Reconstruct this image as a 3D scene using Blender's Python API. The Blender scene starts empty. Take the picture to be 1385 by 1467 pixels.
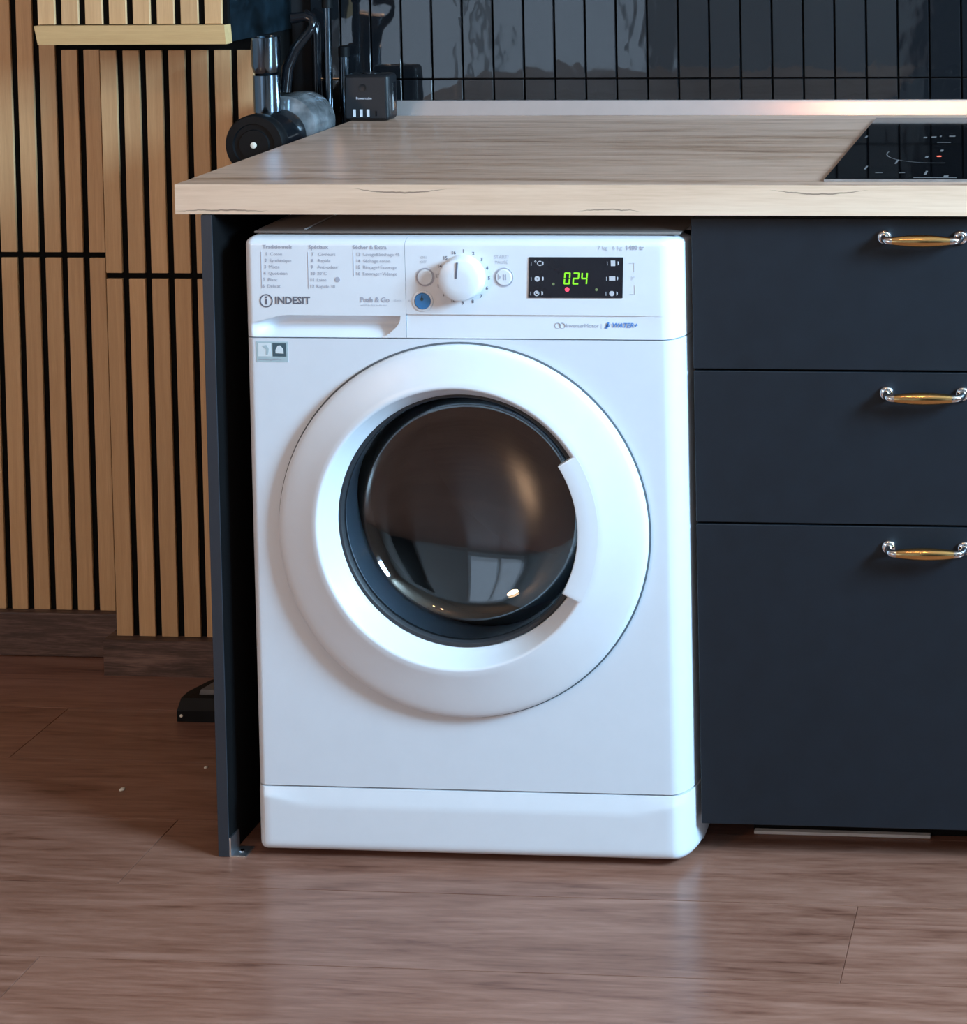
import bpy, bmesh, math, random
from mathutils import Vector, Matrix
random.seed(7)
S = bpy.context.scene
C = S.collection

# ------------------------------------------------------------------ camera
W, H, F = 1385.0, 1467.0, 2509.14
PPX, PPY = 1409.16, -124.94
cam = bpy.data.cameras.new('camera')
cam.sensor_fit = 'HORIZONTAL'
cam.sensor_width = 36.0
cam.lens = F * 36.0 / W
cam.shift_x = (W / 2 - PPX) / W
cam.shift_y = (PPY - H / 2) / W
cam.clip_start = 0.05
camo = bpy.data.objects.new('camera', cam)
C.objects.link(camo)
_R = (Matrix.Rotation(math.radians(3.95308), 3, 'Z') @ Matrix.Rotation(math.radians(-2.04768), 3, 'X')
      @ Matrix.Rotation(math.radians(0.668604), 3, 'Y'))
camo.matrix_world = Matrix.Translation((1.23829, -2.23703, 1.34198)) @ (_R @ Matrix.Rotation(math.radians(90), 3, 'X')).to_4x4()
S.camera = camo

# ------------------------------------------------------------------ light
S.view_settings.view_transform = 'Standard'
S.view_settings.look = 'None'
S.view_settings.exposure = 0.0
S.view_settings.gamma = 1.0
S.view_settings.use_curve_mapping = False
world = bpy.data.worlds.new('world')
S.world = world
world.use_nodes = True
world.node_tree.nodes['Background'].inputs[0].default_value = (0.62, 0.80, 1.0, 1)
world.node_tree.nodes['Background'].inputs[1].default_value = 1.7


def area(name, loc, target, sx, sy, power, col, shape='RECTANGLE'):
    l = bpy.data.lights.new(name, 'AREA')
    l.shape = shape
    l.size = sx
    l.size_y = sy
    l.energy = power
    l.color = col
    o = bpy.data.objects.new(name, l)
    C.objects.link(o)
    o.location = loc
    o.rotation_euler = (Vector(target) - Vector(loc)).to_track_quat('-Z', 'Y').to_euler()
    return o


WIN_Y, WIN_Z, WIN_W, WIN_H, WALL_X = -1.0, 1.85, 0.80, 1.20, 3.0
# daylight entering through the window in the right wall
area('window_daylight', (WALL_X + 0.02, WIN_Y, WIN_Z), (0, WIN_Y, WIN_Z), WIN_H, WIN_W, 410, (0.44, 0.73, 1.0))
# added warm fill behind the photographer, no lamp stands there
area('warm_fill_light', (-1.75, -3.1, 1.30), (-0.4, 0.5, 0.8), 0.35, 0.35, 26, (1.0, 0.62, 0.36), 'DISK')


def bulb(loc, power, col):
    l = bpy.data.lights.new('bulb_light', 'POINT')
    l.energy = power
    l.color = col
    l.shadow_soft_size = 0.03
    o = bpy.data.objects.new('bulb_light', l)
    C.objects.link(o)
    o.location = loc


# the two warm bulbs over the worktop
bulb((0.52, -1.10, 2.17), 5, (1.0, 0.48, 0.27))
bulb((0.755, -1.10, 2.17), 5, (1.0, 0.60, 0.22))


# ------------------------------------------------------------------ node helpers
class N:
    def __init__(s, name):
        s.m = bpy.data.materials.new(name)
        s.m.use_nodes = True
        s.t = s.m.node_tree
        s.b = s.t.nodes['Principled BSDF']

    def n(s, typ, **kw):
        x = s.t.nodes.new(typ)
        for k, v in kw.items():
            setattr(x, k, v)
        return x

    def l(s, a, b):
        s.t.links.new(a, b)

    def val(s, sock, v):
        if isinstance(v, (int, float)):
            sock.default_value = v
        else:
            s.l(v, sock)

    def math(s, op, a, b=0.0, c=None, clamp=False):
        x = s.n('ShaderNodeMath', operation=op)
        x.use_clamp = clamp
        s.val(x.inputs[0], a)
        s.val(x.inputs[1], b)
        if c is not None:
            s.val(x.inputs[2], c)
        return x.outputs[0]

    def coords(s, scale=(1, 1, 1), rnd=0.0, kind='Object'):
        tc = s.n('ShaderNodeTexCoord')
        v = tc.outputs[kind]
        if rnd:
            oi = s.n('ShaderNodeObjectInfo')
            mul = s.math('MULTIPLY', oi.outputs['Random'], rnd)
            add = s.n('ShaderNodeVectorMath', operation='ADD')
            comb = s.n('ShaderNodeCombineXYZ')
            for i in range(3):
                s.l(mul, comb.inputs[i])
            s.l(v, add.inputs[0])
            s.l(comb.outputs[0], add.inputs[1])
            v = add.outputs[0]
        mp = s.n('ShaderNodeMapping')
        mp.inputs['Scale'].default_value = scale
        s.l(v, mp.inputs[0])
        return mp.outputs[0]

    def noise(s, vec, scale, detail=4, rough=0.55, dist=0.0):
        x = s.n('ShaderNodeTexNoise')
        s.l(vec, x.inputs['Vector'])
        x.inputs['Scale'].default_value = scale
        x.inputs['Detail'].default_value = detail
        x.inputs['Roughness'].default_value = rough
        x.inputs['Distortion'].default_value = dist
        return x.outputs['Fac']

    def ramp(s, fac, stops):
        x = s.n('ShaderNodeValToRGB')
        cr = x.color_ramp
        while len(cr.elements) < len(stops):
            cr.elements.new(0.5)
        for e, (p, c) in zip(cr.elements, stops):
            e.position = p
            e.color = (c[0], c[1], c[2], 1) if not isinstance(c, (int, float)) else (c, c, c, 1)
        s.l(fac, x.inputs[0])
        return x.outputs[0]

    def mix(s, fac, a, b, mode='MIX'):
        x = s.n('ShaderNodeMix', data_type='RGBA', blend_type=mode)
        s.val(x.inputs[0], fac)
        for i, v in ((6, a), (7, b)):
            if isinstance(v, tuple):
                x.inputs[i].default_value = (*v, 1)
            else:
                s.l(v, x.inputs[i])
        return x.outputs[2]

    def bump(s, h, strength=0.2, dist=0.001):
        x = s.n('ShaderNodeBump')
        x.inputs['Strength'].default_value = strength
        x.inputs['Distance'].default_value = dist
        s.l(h, x.inputs['Height'])
        s.l(x.outputs[0], s.b.inputs['Normal'])


def plain(name, col, rough=0.5, metal=0.0, spec=0.5, ior=None, var=0.04, coat=0.0):
    a = N(name)
    f = a.noise(a.coords(), 35, 3)
    a.l(a.ramp(f, [(0.3, tuple(c * (1 - var) for c in col)), (0.7, tuple(min(1, c * (1 + var)) for c in col))]), a.b.inputs['Base Color'])
    a.b.inputs['Roughness'].default_value = rough
    a.b.inputs['Metallic'].default_value = metal
    a.b.inputs['Specular IOR Level'].default_value = spec
    if ior:
        a.b.inputs['IOR'].default_value = ior
    a.b.inputs['Coat Weight'].default_value = coat
    return a.m


def emit(name, col, strength):
    a = N(name)
    a.b.inputs['Base Color'].default_value = (*[c * 0.2 for c in col], 1)
    a.b.inputs['Emission Color'].default_value = (*col, 1)
    a.b.inputs['Emission Strength'].default_value = strength
    return a.m


def wood(name, stops, stretch, scale=6.0, rough=0.5, fine=0.35, rnd=20.0, tint=0.12, spec=0.5, bump=0.08, dist=0.6):
    a = N(name)
    v = a.coords(stretch, rnd)
    f1 = a.noise(v, scale, 5, 0.6, dist)
    f2 = a.noise(v, scale * 7, 3, 0.6, 0.2)
    f = a.math('ADD', a.math('MULTIPLY', f1, 1 - fine), a.math('MULTIPLY', f2, fine))
    col = a.ramp(f, stops)
    oi = a.n('ShaderNodeObjectInfo')
    hs = a.n('ShaderNodeHueSaturation')
    a.l(col, hs.inputs['Color'])
    a.l(a.math('MULTIPLY_ADD', oi.outputs['Random'], tint, 1 - tint / 2), hs.inputs['Value'])
    a.l(hs.outputs[0], a.b.inputs['Base Color'])
    a.b.inputs['Roughness'].default_value = rough
    a.b.inputs['Specular IOR Level'].default_value = spec
    if bump:
        a.bump(f2, bump, 0.0006)
    return a


M = {}
M['white'] = plain('white_plastic', (0.715, 0.745, 0.79), 0.33, var=0.01)
M['white_metal'] = plain('white_enamel', (0.68, 0.72, 0.775), 0.28, var=0.01)
M['off_white'] = plain('off_white', (0.62, 0.62, 0.62), 0.5)
M['lid'] = plain('lid_shaded_grey', (0.19, 0.165, 0.15), 0.5)  # light lid darkened: shade under the worktop put into its colour
M['seal'] = plain('seal_grey', (0.10, 0.115, 0.13), 0.6)
M['rubber'] = plain('rubber_dark', (0.022, 0.025, 0.03), 0.55)
M['gasket'] = plain('gasket_grey', (0.14, 0.18, 0.22), 0.45)
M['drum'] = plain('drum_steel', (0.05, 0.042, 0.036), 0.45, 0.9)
M['text'] = plain('print_grey', (0.40, 0.41, 0.48), 0.6)
M['text_dark'] = plain('print_dark_grey', (0.13, 0.135, 0.17), 0.6)
M['text_pale'] = plain('print_pale_grey', (0.52, 0.54, 0.60), 0.6)
M['text_blue'] = plain('print_blue', (0.07, 0.22, 0.55), 0.6)
M['btn_blue'] = plain('button_blue', (0.045, 0.22, 0.52), 0.35)
M['icon'] = plain('icon_white', (0.55, 0.56, 0.60), 0.6)
M['screen'] = plain('display_black', (0.012, 0.013, 0.018), 0.22)
M['seg'] = emit('segment_green', (0.30, 1.0, 0.03), 0.9)
M['led_red'] = emit('led_red', (1.0, 0.07, 0.14), 1.6)
M['led_green'] = emit('led_green', (0.28, 0.42, 0.20), 0.5)
M['led_hob'] = emit('led_hob', (1.0, 0.16, 0.10), 2.2)
M['st_teal'] = plain('sticker_teal', (0.40, 0.52, 0.56), 0.5)
M['st_pale'] = plain('sticker_pale', (0.66, 0.74, 0.77), 0.5)
M['st_dark'] = plain('sticker_dark', (0.05, 0.10, 0.125), 0.5)
M['navy'] = plain('cabinet_navy', (0.0085, 0.0125, 0.018), 0.5, var=0.10, spec=0.35)
M['daylit_edge'] = plain('panel_edge_daylit', (0.017, 0.024, 0.034), 0.5)  # lighter than the board: daylight on the edge put into its colour
M['black_in'] = plain('bay_black', (0.0022, 0.0024, 0.003), 0.8, spec=0.15)
M['felt'] = plain('felt_black', (0.004, 0.004, 0.004), 0.95, spec=0.1)
M['chrome'] = plain('chrome', (0.82, 0.80, 0.80), 0.10, 1.0, var=0.01)
M['brass'] = plain('brass', (0.80, 0.50, 0.20), 0.16, 1.0, var=0.02)
M['alu'] = plain('aluminium', (0.66, 0.59, 0.57), 0.22, 0.6, var=0.02)
M['steel'] = plain('galvanised_steel', (0.55, 0.58, 0.62), 0.38, 1.0, var=0.15)
M['hob'] = plain('hob_glass', (0.0015, 0.0015, 0.002), 0.06, spec=0.22)
M['hob_mark'] = plain('hob_pale_mark', (0.17, 0.16, 0.16), 0.5)
M['vac_black'] = plain('vacuum_black', (0.0045, 0.0048, 0.0055), 0.55, spec=0.14)
M['vac_gloss'] = plain('vacuum_gloss_black', (0.005, 0.006, 0.008), 0.14, spec=0.35)
M['vac_chrome'] = plain('vacuum_dark_chrome', (0.14, 0.18, 0.22), 0.16, 1.0)
M['vac_bin'] = plain('vacuum_bin', (0.20, 0.21, 0.22), 0.15, 0.35, var=0.5)
M['vac_grey'] = plain('vacuum_grey', (0.10, 0.10, 0.105), 0.35)
M['dot'] = plain('cream_dot', (0.75, 0.72, 0.62), 0.4)
M['cube'] = plain('charger_black', (0.008, 0.009, 0.011), 0.45, spec=0.4)
M['cube_face'] = plain('charger_face', (0.013, 0.0145, 0.018), 0.55, spec=0.4)
M['port'] = plain('port_white', (0.75, 0.75, 0.78), 0.4)
M['cabwhite'] = plain('carcass_pale', (0.55, 0.53, 0.50), 0.5)
M['wall'] = plain('wall_paint', (0.42, 0.40, 0.39), 0.85, var=0.02)
M['door_white'] = plain('door_white', (0.80, 0.82, 0.84), 0.5, var=0.02)
M['door_dark'] = plain('door_dark', (0.015, 0.013, 0.012), 0.5, var=0.1)
M['ceiling'] = plain('ceiling_paint', (0.42, 0.35, 0.28), 0.9, var=0.02)
M['grout'] = plain('grout_black', (0.010, 0.010, 0.012), 0.8)
M['side_blue'] = plain('box_side_navy', (0.005, 0.011, 0.016), 0.35, var=0.6, spec=0.35)
M['crumb'] = plain('crumb', (0.75, 0.70, 0.60), 0.7)
M['lamp'] = emit('lamp_glow', (1.0, 0.62, 0.34), 12)

# slats: warm oak veneer, vertical grain
M['slat'] = wood('oak_slat', [(0.32, (0.50, 0.288, 0.132)), (0.55, (0.585, 0.352, 0.170)), (0.72, (0.665, 0.415, 0.214))],
                 (60, 60, 2.2), 2.0, 0.55, tint=0.16).m
M['ledge'] = wood('oak_ledge', [(0.32, (0.52, 0.32, 0.135)), (0.55, (0.60, 0.385, 0.172)), (0.72, (0.68, 0.45, 0.215))],
                  (2.2, 60, 60), 2.0, 0.55).m
M['skirting'] = wood('walnut_skirting', [(0.33, (0.026, 0.014, 0.011)), (0.48, (0.075, 0.042, 0.032)), (0.66, (0.19, 0.115, 0.09))],
                     (2.2, 30, 30), 2.2, 0.5, dist=1.2).m

# floor planks: walnut laminate, grain along x, satin
a = wood('walnut_floor', [(0.31, (0.085, 0.030, 0.018)), (0.42, (0.185, 0.080, 0.052)), (0.54, (0.250, 0.119, 0.081)), (0.68, (0.315, 0.162, 0.116))],
         (0.80, 9, 9), 2.4, 0.28, fine=0.40, tint=0.12, dist=1.8, spec=0.5, bump=0.05)
M['floor'] = a.m

# worktop: pale ash laminate with grey-brown streaks
a = wood('ash_worktop', [(0.34, (0.24, 0.122, 0.075)), (0.42, (0.41, 0.245, 0.163)), (0.52, (0.54, 0.345, 0.252)), (0.64, (0.62, 0.42, 0.318))],
         (0.8, 12, 12), 2.8, 0.33, rnd=3.0, tint=0.0, dist=0.5, bump=0.03)
M['worktop'] = a.m

# front edge band: same decor, made paler in colour for the light on it, with a few dark cracks in the print
a = wood('ash_edge_lit', [(0.28, (0.58, 0.39, 0.265)), (0.5, (0.71, 0.505, 0.36)), (0.74, (0.80, 0.605, 0.45))], (1.0, 20, 20), 2.2, 0.45, rnd=0.0, tint=0.0, dist=0.3, bump=0.0)
tc = a.n('ShaderNodeTexCoord')
sp = a.n('ShaderNodeSeparateXYZ')
a.l(tc.outputs['Object'], sp.inputs[0])
wob = a.noise(a.coords((30, 1, 1)), 1.5, 3)
tot = None
for x0, x1, zc, sag, wd in ((0.245, 0.37, 0.0345, -0.005, 0.0017), (0.80, 0.93, 0.0345, -0.006, 0.0017), (0.0, 0.13, 0.0042, 0.0012, 0.0013),
                            (0.545, 0.63, 0.0055, 0.002, 0.0013), (0.05, 0.10, 0.006, 0.0, 0.0007)):
    t = a.math('DIVIDE', a.math('SUBTRACT', sp.outputs[0], x0), x1 - x0)
    par = a.math('MULTIPLY', a.math('MULTIPLY', t, a.math('SUBTRACT', 1.0, t)), 4.0)
    zz = a.math('ADD', a.math('MULTIPLY_ADD', par, sag, zc), a.math('MULTIPLY', a.math('SUBTRACT', wob, 0.5), 0.005))
    d = a.math('ABSOLUTE', a.math('SUBTRACT', sp.outputs[2], zz))
    wv = a.math('MULTIPLY', a.math('MAXIMUM', par, 0.0), wd)
    mk = a.math('SUBTRACT', 1.0, a.math('DIVIDE', d, a.math('ADD', wv, 0.00001)), clamp=True)
    tot = mk if tot is None else a.math('MAXIMUM', tot, mk)
old = a.b.inputs['Base Color'].links[0].from_socket
a.l(a.mix(a.math('MULTIPLY', tot, 0.85), old, (0.085, 0.055, 0.04)), a.b.inputs['Base Color'])
M['edge'] = a.m

# wall tiles: black hand-glazed, wavy gloss
a = N('black_glazed_tile')
a.b.inputs['Base Color'].default_value = (0.008, 0.009, 0.011, 1)
a.b.inputs['Roughness'].default_value = 0.05
a.b.inputs['IOR'].default_value = 1.75
v = a.coords((1, 1, 0.6), 30)
h = a.math('ADD', a.noise(v, 14, 2, 0.45, 0.5), a.math('MULTIPLY', a.noise(v, 60, 1, 0.5), 0.06))
a.bump(h, 0.35, 0.0036)
M['tile'] = a.m

# porthole glass
a = N('porthole_glass')
a.b.inputs['Base Color'].default_value = (0.72, 0.76, 0.80, 1)
a.b.inputs['Transmission Weight'].default_value = 1.0
a.b.inputs['Roughness'].default_value = 0.0
a.b.inputs['IOR'].default_value = 1.75
M['glass'] = a.m
a = N('window_glass')
a.b.inputs['Base Color'].default_value = (0.95, 0.97, 1.0, 1)
a.b.inputs['Transmission Weight'].default_value = 1.0
a.b.inputs['Roughness'].default_value = 0.0
M['winglass'] = a.m

# ------------------------------------------------------------------ mesh helpers
ORG = {}          # world position of every parent


def mesh(name, verts, faces, smooth=False, auto=None):
    me = bpy.data.meshes.new(name)
    me.from_pydata([tuple(v) for v in verts], [], faces)
    bm = bmesh.new()
    bm.from_mesh(me)
    bmesh.ops.remove_doubles(bm, verts=bm.verts, dist=1e-7)
    bmesh.ops.recalc_face_normals(bm, faces=bm.faces)
    for f in bm.faces:
        f.smooth = smooth
    if smooth and auto:
        for e in bm.edges:
            if len(e.link_faces) == 2 and e.calc_face_angle(0) > math.radians(auto):
                e.smooth = False
    bm.to_mesh(me)
    bm.free()
    return me


def put(name, me, mat, parent=None, loc=(0, 0, 0), rot=None):
    """link a mesh whose vertices are given relative to loc (world)"""
    o = bpy.data.objects.new(name, me)
    C.objects.link(o)
    if mat and not me.materials:
        me.materials.append(M[mat])
    base = Vector((0, 0, 0))
    if parent:
        o.parent = parent
        base = ORG[parent.name]
    o.location = Vector(loc) - base
    if rot:
        o.rotation_euler = rot
    ORG[o.name] = Vector(loc)
    return o


def tag(o, label=None, cat=None, group=None, kind=None):
    for k, v in (('label', label), ('category', cat), ('group', group), ('kind', kind)):
        if v:
            o[k] = v
    return o


def root(name, loc, label, cat, group=None, kind=None):
    o = bpy.data.objects.new(name, None)
    C.objects.link(o)
    o.empty_display_size = 0.05
    o.location = loc
    ORG[o.name] = Vector(loc)
    return tag(o, label, cat, group, kind)


def box_vf(x0, x1, y0, y1, z0, z1, off=0):
    v = [(x0, y0, z0), (x1, y0, z0), (x1, y1, z0), (x0, y1, z0), (x0, y0, z1), (x1, y0, z1), (x1, y1, z1), (x0, y1, z1)]
    f = [(0, 3, 2, 1), (4, 5, 6, 7), (0, 1, 5, 4), (1, 2, 6, 5), (2, 3, 7, 6), (3, 0, 4, 7)]
    return v, [tuple(i + off for i in q) for q in f]


def box_mesh(name, x0, x1, y0, y1, z0, z1, bev=0.0, seg=1):
    v, f = box_vf(x0, x1, y0, y1, z0, z1)
    me = mesh(name, v, f)
    if bev:
        bm = bmesh.new()
        bm.from_mesh(me)
        bmesh.ops.bevel(bm, geom=list(bm.edges), offset=bev, segments=seg, affect='EDGES', profile=0.5)
        if seg > 1:
            for q in bm.faces:
                q.smooth = True
        bm.to_mesh(me)
        bm.free()
    return me


def box(name, x0, x1, y0, y1, z0, z1, mat, parent=None, bev=0.0, seg=1):
    """box in world coordinates, origin at the middle of its base"""
    c = ((x0 + x1) / 2, (y0 + y1) / 2, z0)
    me = box_mesh(name, x0 - c[0], x1 - c[0], y0 - c[1], y1 - c[1], 0, z1 - z0, bev, seg)
    return put(name, me, mat, parent, c)


def boxes(name, lst, mat, parent=None, loc=(0, 0, 0)):
    V, Fc = [], []
    for b in lst:
        v, f = box_vf(*b, off=len(V))
        V += [tuple(a - c for a, c in zip(p, loc)) for p in v]
        Fc += f
    return put(name, mesh(name, V, Fc), mat, parent, loc)


def lathe_vf(stations, n=64, axis='Y', cap0=False, cap1=False, a0=0.0, a1=2 * math.pi):
    """stations: (cx, cz, r, y): rings round the axis"""
    full = abs(a1 - a0 - 2 * math.pi) < 1e-6
    V, Fc = [], []
    k = n if full else n + 1
    for cx, cz, r, y in stations:
        for i in range(k):
            t = a0 + (a1 - a0) * i / n
            p = (cx + r * math.cos(t), cz + r * math.sin(t))
            V.append((p[0], y, p[1]) if axis == 'Y' else (p[0], p[1], y))
    for s in range(len(stations) - 1):
        for i in range(n):
            j = (i + 1) % k
            Fc.append((s * k + i, s * k + j, (s + 1) * k + j, (s + 1) * k + i))
    if cap0:
        Fc.append(tuple(range(k)))
    if cap1:
        Fc.append(tuple((len(stations) - 1) * k + i for i in range(k)))
    return V, Fc


def lathe(name, stations, mat, parent, loc, n=64, axis='Y', cap0=True, cap1=True, auto=35):
    v, f = lathe_vf(stations, n, axis, cap0, cap1)
    return put(name, mesh(name, v, f, True, auto), mat, parent, loc)


def tube_vf(path, r, n=12, off=0):
    """round tube along a list of points; r a number or list"""
    pts = [Vector(p) for p in path]
    V, Fc = [], []
    up = None
    for i, p in enumerate(pts):
        d = (pts[min(i + 1, len(pts) - 1)] - pts[max(i - 1, 0)]).normalized()
        if up is None:
            up = d.orthogonal().normalized()
        up = (up - d * up.dot(d)).normalized()
        s = d.cross(up)
        rr = r[i] if isinstance(r, (list, tuple)) else r
        for k in range(n):
            t = 2 * math.pi * k / n
            V.append(tuple(p + (up * math.cos(t) + s * math.sin(t)) * rr))
    for i in range(len(pts) - 1):
        for k in range(n):
            j = (k + 1) % n
            Fc.append((off + i * n + k, off + i * n + j, off + (i + 1) * n + j, off + (i + 1) * n + k))
    Fc.append(tuple(off + k for k in range(n)))
    Fc.append(tuple(off + (len(pts) - 1) * n + k for k in range(n)))
    return V, Fc


def tube(name, path, r, mat, parent, loc, n=14):
    v, f = tube_vf([tuple(a - c for a, c in zip(p, loc)) for p in path], r, n)
    return put(name, mesh(name, v, f, True, 50), mat, parent, loc)


def prism_vf(poly, y0, y1, off=0):
    """polygon in xz extruded along y"""
    n = len(poly)
    V = [(p[0], y0, p[1]) for p in poly] + [(p[0], y1, p[1]) for p in poly]
    Fc = [tuple(off + i for i in range(n)), tuple(off + n + i for i in range(n))]
    for i in range(n):
        j = (i + 1) % n
        Fc.append((off + i, off + j, off + n + j, off + n + i))
    return V, Fc


def join(name, parts, mat, parent, loc, smooth=False, auto=None):
    V, Fc = [], []
    for v, f in parts:
        o = len(V)
        V += v
        Fc += [tuple(i + o for i in q) for q in f]
    V = [tuple(a - c for a, c in zip(p, loc)) for p in V]
    return put(name, mesh(name, V, Fc, smooth, auto), mat, parent, loc)


def disc_vf(cx, cz, r0, r1, y, n=32):
    """flat washer (or disc when r0 = 0) facing the room at depth y, 0.4 mm thick"""
    if r0 <= 0:
        return prism_vf([(cx + r1 * math.cos(2 * math.pi * i / n), cz + r1 * math.sin(2 * math.pi * i / n)) for i in range(n)], y, y + 0.0004)
    return lathe_vf([(cx, cz, r0, y + 0.0004), (cx, cz, r0, y), (cx, cz, r1, y), (cx, cz, r1, y + 0.0004)], n)


def rect_vf(x0, x1, z0, z1, y):
    return box_vf(x0, x1, y, y + 0.0004, z0, z1)


def text_vf(items, y):
    """items: (string, x, z, size, align); letters standing on the plane y, facing the room"""
    V, Fc = [], []
    for it in items:
        st, x, z, size = it[:4]
        al = it[4] if len(it) > 4 else 'LEFT'
        cu = bpy.data.curves.new('t', 'FONT')
        cu.body = st
        cu.size = size
        cu.align_x = al
        cu.align_y = 'CENTER'
        cu.resolution_u = 2
        if len(it) > 5:
            cu.offset = it[5]
        if len(it) > 6:
            cu.shear = it[6]
        o = bpy.data.objects.new('t', cu)
        me = bpy.data.meshes.new_from_object(o)
        off = len(V)
        V += [(v.co.x + x, y, v.co.y + z) for v in me.vertices]
        Fc += [tuple(off + i for i in p.vertices) for p in me.polygons]
        bpy.data.objects.remove(o)
        bpy.data.curves.remove(cu)
        bpy.data.meshes.remove(me)
    return V, Fc


# ================================================================== THE ROOM
XL, XR, YB, YF, ZC = -2.2, WALL_X, 0.66, -3.7, 2.5
floor = box('floor', XL, XR, YF, YB, -0.06, -0.0012, 'floor')
tag(floor, 'dark walnut laminate floor laid in long planks', 'floor', kind='structure')
PW, PLEN = 0.152, 1.26
pme = box_mesh('plank', -PLEN / 2 + 0.0005, PLEN / 2 - 0.0005, -PW / 2 + 0.0004, PW / 2 - 0.0004, -0.0030, 0.0, 0.0003)
pme.materials.append(M['floor'])
joint = {0: -0.411, 1: 0.25, 2: -0.066, 3: 0.913, 4: -0.076, 5: 0.45, 6: -0.3, 7: 0.7, 8: 0.1, 9: -0.5, 10: 0.35}
for k in range(-1, 11):
    yc = 0.310 - k * PW
    x = joint.get(k, 0.2)
    while x - PLEN > XL + 0.02:
        x -= PLEN
    x -= PLEN
    while x < 2.6:
        if x > XL - 0.6 and x + PLEN / 2 > XL + 0.55:
            put('plank', pme, None, floor, (x + PLEN / 2, yc, 0))
        x += PLEN

wb = box('wall_back', XL, XR, 0.627, 0.70, 0, ZC, 'grout')
tag(wb, 'black grouted back wall covered with glossy black tiles', 'wall', kind='structure')
TP = 0.0523
tx0 = 0.1123 - 5 * TP
for row, (z0, z1) in enumerate(((0.9125, 0.9685), (0.9705, 1.1685), (1.1705, 1.3685))):
    tme = box_mesh('wall_tile', -TP / 2 + 0.0014, TP / 2 - 0.0014, -0.004, 0.008, 0, z1 - z0, 0.0009, 1)
    tme.materials.append(M['tile'])
    for i in range(35):
        cx = tx0 + (i + 0.5) * TP
        if cx < -0.13 + TP / 2:
            continue
        put('wall_tile', tme, None, wb, (cx, 0.619, z0))

wl = boxes('wall_left', [(XL, -0.38, 0.5755, 0.627, 0.0, ZC)], 'felt', None, (-1.2, 0.6, 0))
tag(wl, 'left wall faced with vertical oak slats on black felt', 'wall', kind='structure')
SP, SW = 0.0386, 0.0276


def slat_mesh(h):
    me = box_mesh('slat', -SW / 2, SW / 2, -0.005, -0.0006, 0, h, 0.0006)
    me.materials.append(M['slat'])
    return me


lo, hi_full, hi_cut = slat_mesh(0.6753 - 0.0742), slat_mesh(2.30 - 0.6846), slat_mesh(1.0259 - 0.6846)
for i in range(-14, 6):
    cx = -0.5696 + i * SP
    if cx > -0.395:
        continue
    put('slat', lo, None, wl, (cx, 0.576, 0.0742))
    put('slat', hi_cut if cx > -0.52 else hi_full, None, wl, (cx, 0.576, 0.6846))

wp = boxes('wall_pier', [(-0.4028, -0.134, 0.5145, 0.627, 0.0, 1.6)], 'felt', None, (-0.27, 0.57, 0))
tag(wp, 'slatted pier standing forward of the left wall behind the worktop end', 'wall', kind='structure')
lo2, hi2 = slat_mesh(0.6557 - 0.060), slat_mesh(1.0316 - 0.665)
for i in range(7):
    cx = -0.389 + i * SP
    put('slat', lo2, None, wp, (cx, 0.515, 0.060))
    put('slat', hi2, None, wp, (cx, 0.515, 0.665))

b = box('baseboard_left', XL, -0.4035, 0.556, 0.5753, 0, 0.0742, 'skirting', None, 0.002)
tag(b, 'dark walnut skirting board under the left slatted wall', 'baseboard', kind='structure')
b = boxes('baseboard_pier', [(-0.4175, -0.135, 0.495, 0.5143, 0, 0.0598), (-0.4175, -0.4035, 0.5143, 0.5555, 0, 0.0598)], 'skirting', None, (-0.27, 0.5, 0))
tag(b, 'walnut skirting board round the foot of the slatted pier', 'baseboard', kind='structure')

# walls out of the picture that hold the daylight in
for nm, bb, lab in (('wall_side', (XL - 0.08, XL, YF, YB, 0, ZC), 'plain painted wall on the far left of the room'),
                    ):
    o = box(nm, *bb, 'wall')
    tag(o, lab, 'wall', kind='structure')
GX0, GX1, GZ0, GZ1 = -2.05, -0.62, 0.06, 2.10
w2 = root('window_2', (-1.335, YF - 0.04, GZ0), 'glazed balcony door in the wall behind the photographer', 'window', kind='structure')
for fb in ((GX0, GX0 + 0.07, GZ0, GZ1), (GX1 - 0.07, GX1, GZ0, GZ1), (GX0 + 0.07, GX1 - 0.07, GZ0, GZ0 + 0.10), (GX0 + 0.07, GX1 - 0.07, GZ1 - 0.07, GZ1), (-1.37, -1.30, GZ0 + 0.10, GZ1 - 0.07)):
    box('window_frame', fb[0], fb[1], YF - 0.06, YF - 0.01, fb[2], fb[3], 'door_white', w2)
for xa, xb in ((GX0 + 0.07, -1.37), (-1.30, GX1 - 0.07)):
    box('pane', xa, xb, YF - 0.037, YF - 0.033, GZ0 + 0.10, GZ1 - 0.07, 'winglass', w2)
d2 = box('dark_reflected_door', 0.50, 1.50, YF, YF + 0.04, 0.002, 2.05, 'door_dark')  # unseen, added so the right-hand tiles reflect something dark
tag(d2, 'unseen dark door added behind the photographer for the tiles to reflect', 'door', kind='structure')
for za, zb in ((0.12, 0.95), (1.08, 1.95)):
    box('door_panel', 0.58, 1.42, YF + 0.04, YF + 0.052, za, zb, 'door_dark', d2, 0.006)
o = boxes('wall_front', [(XL, GX0, YF - 0.08, YF, 0, ZC), (GX1, XR, YF - 0.08, YF, 0, ZC), (GX0, GX1, YF - 0.08, YF, 0, GZ0), (GX0, GX1, YF - 0.08, YF, GZ1, ZC)], 'wall', None, (0, YF, 0))
tag(o, 'plain painted wall behind the photographer', 'wall', kind='structure')
o = box('ceiling', XL, XR, YF, YB, ZC, ZC + 0.06, 'ceiling')
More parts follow.
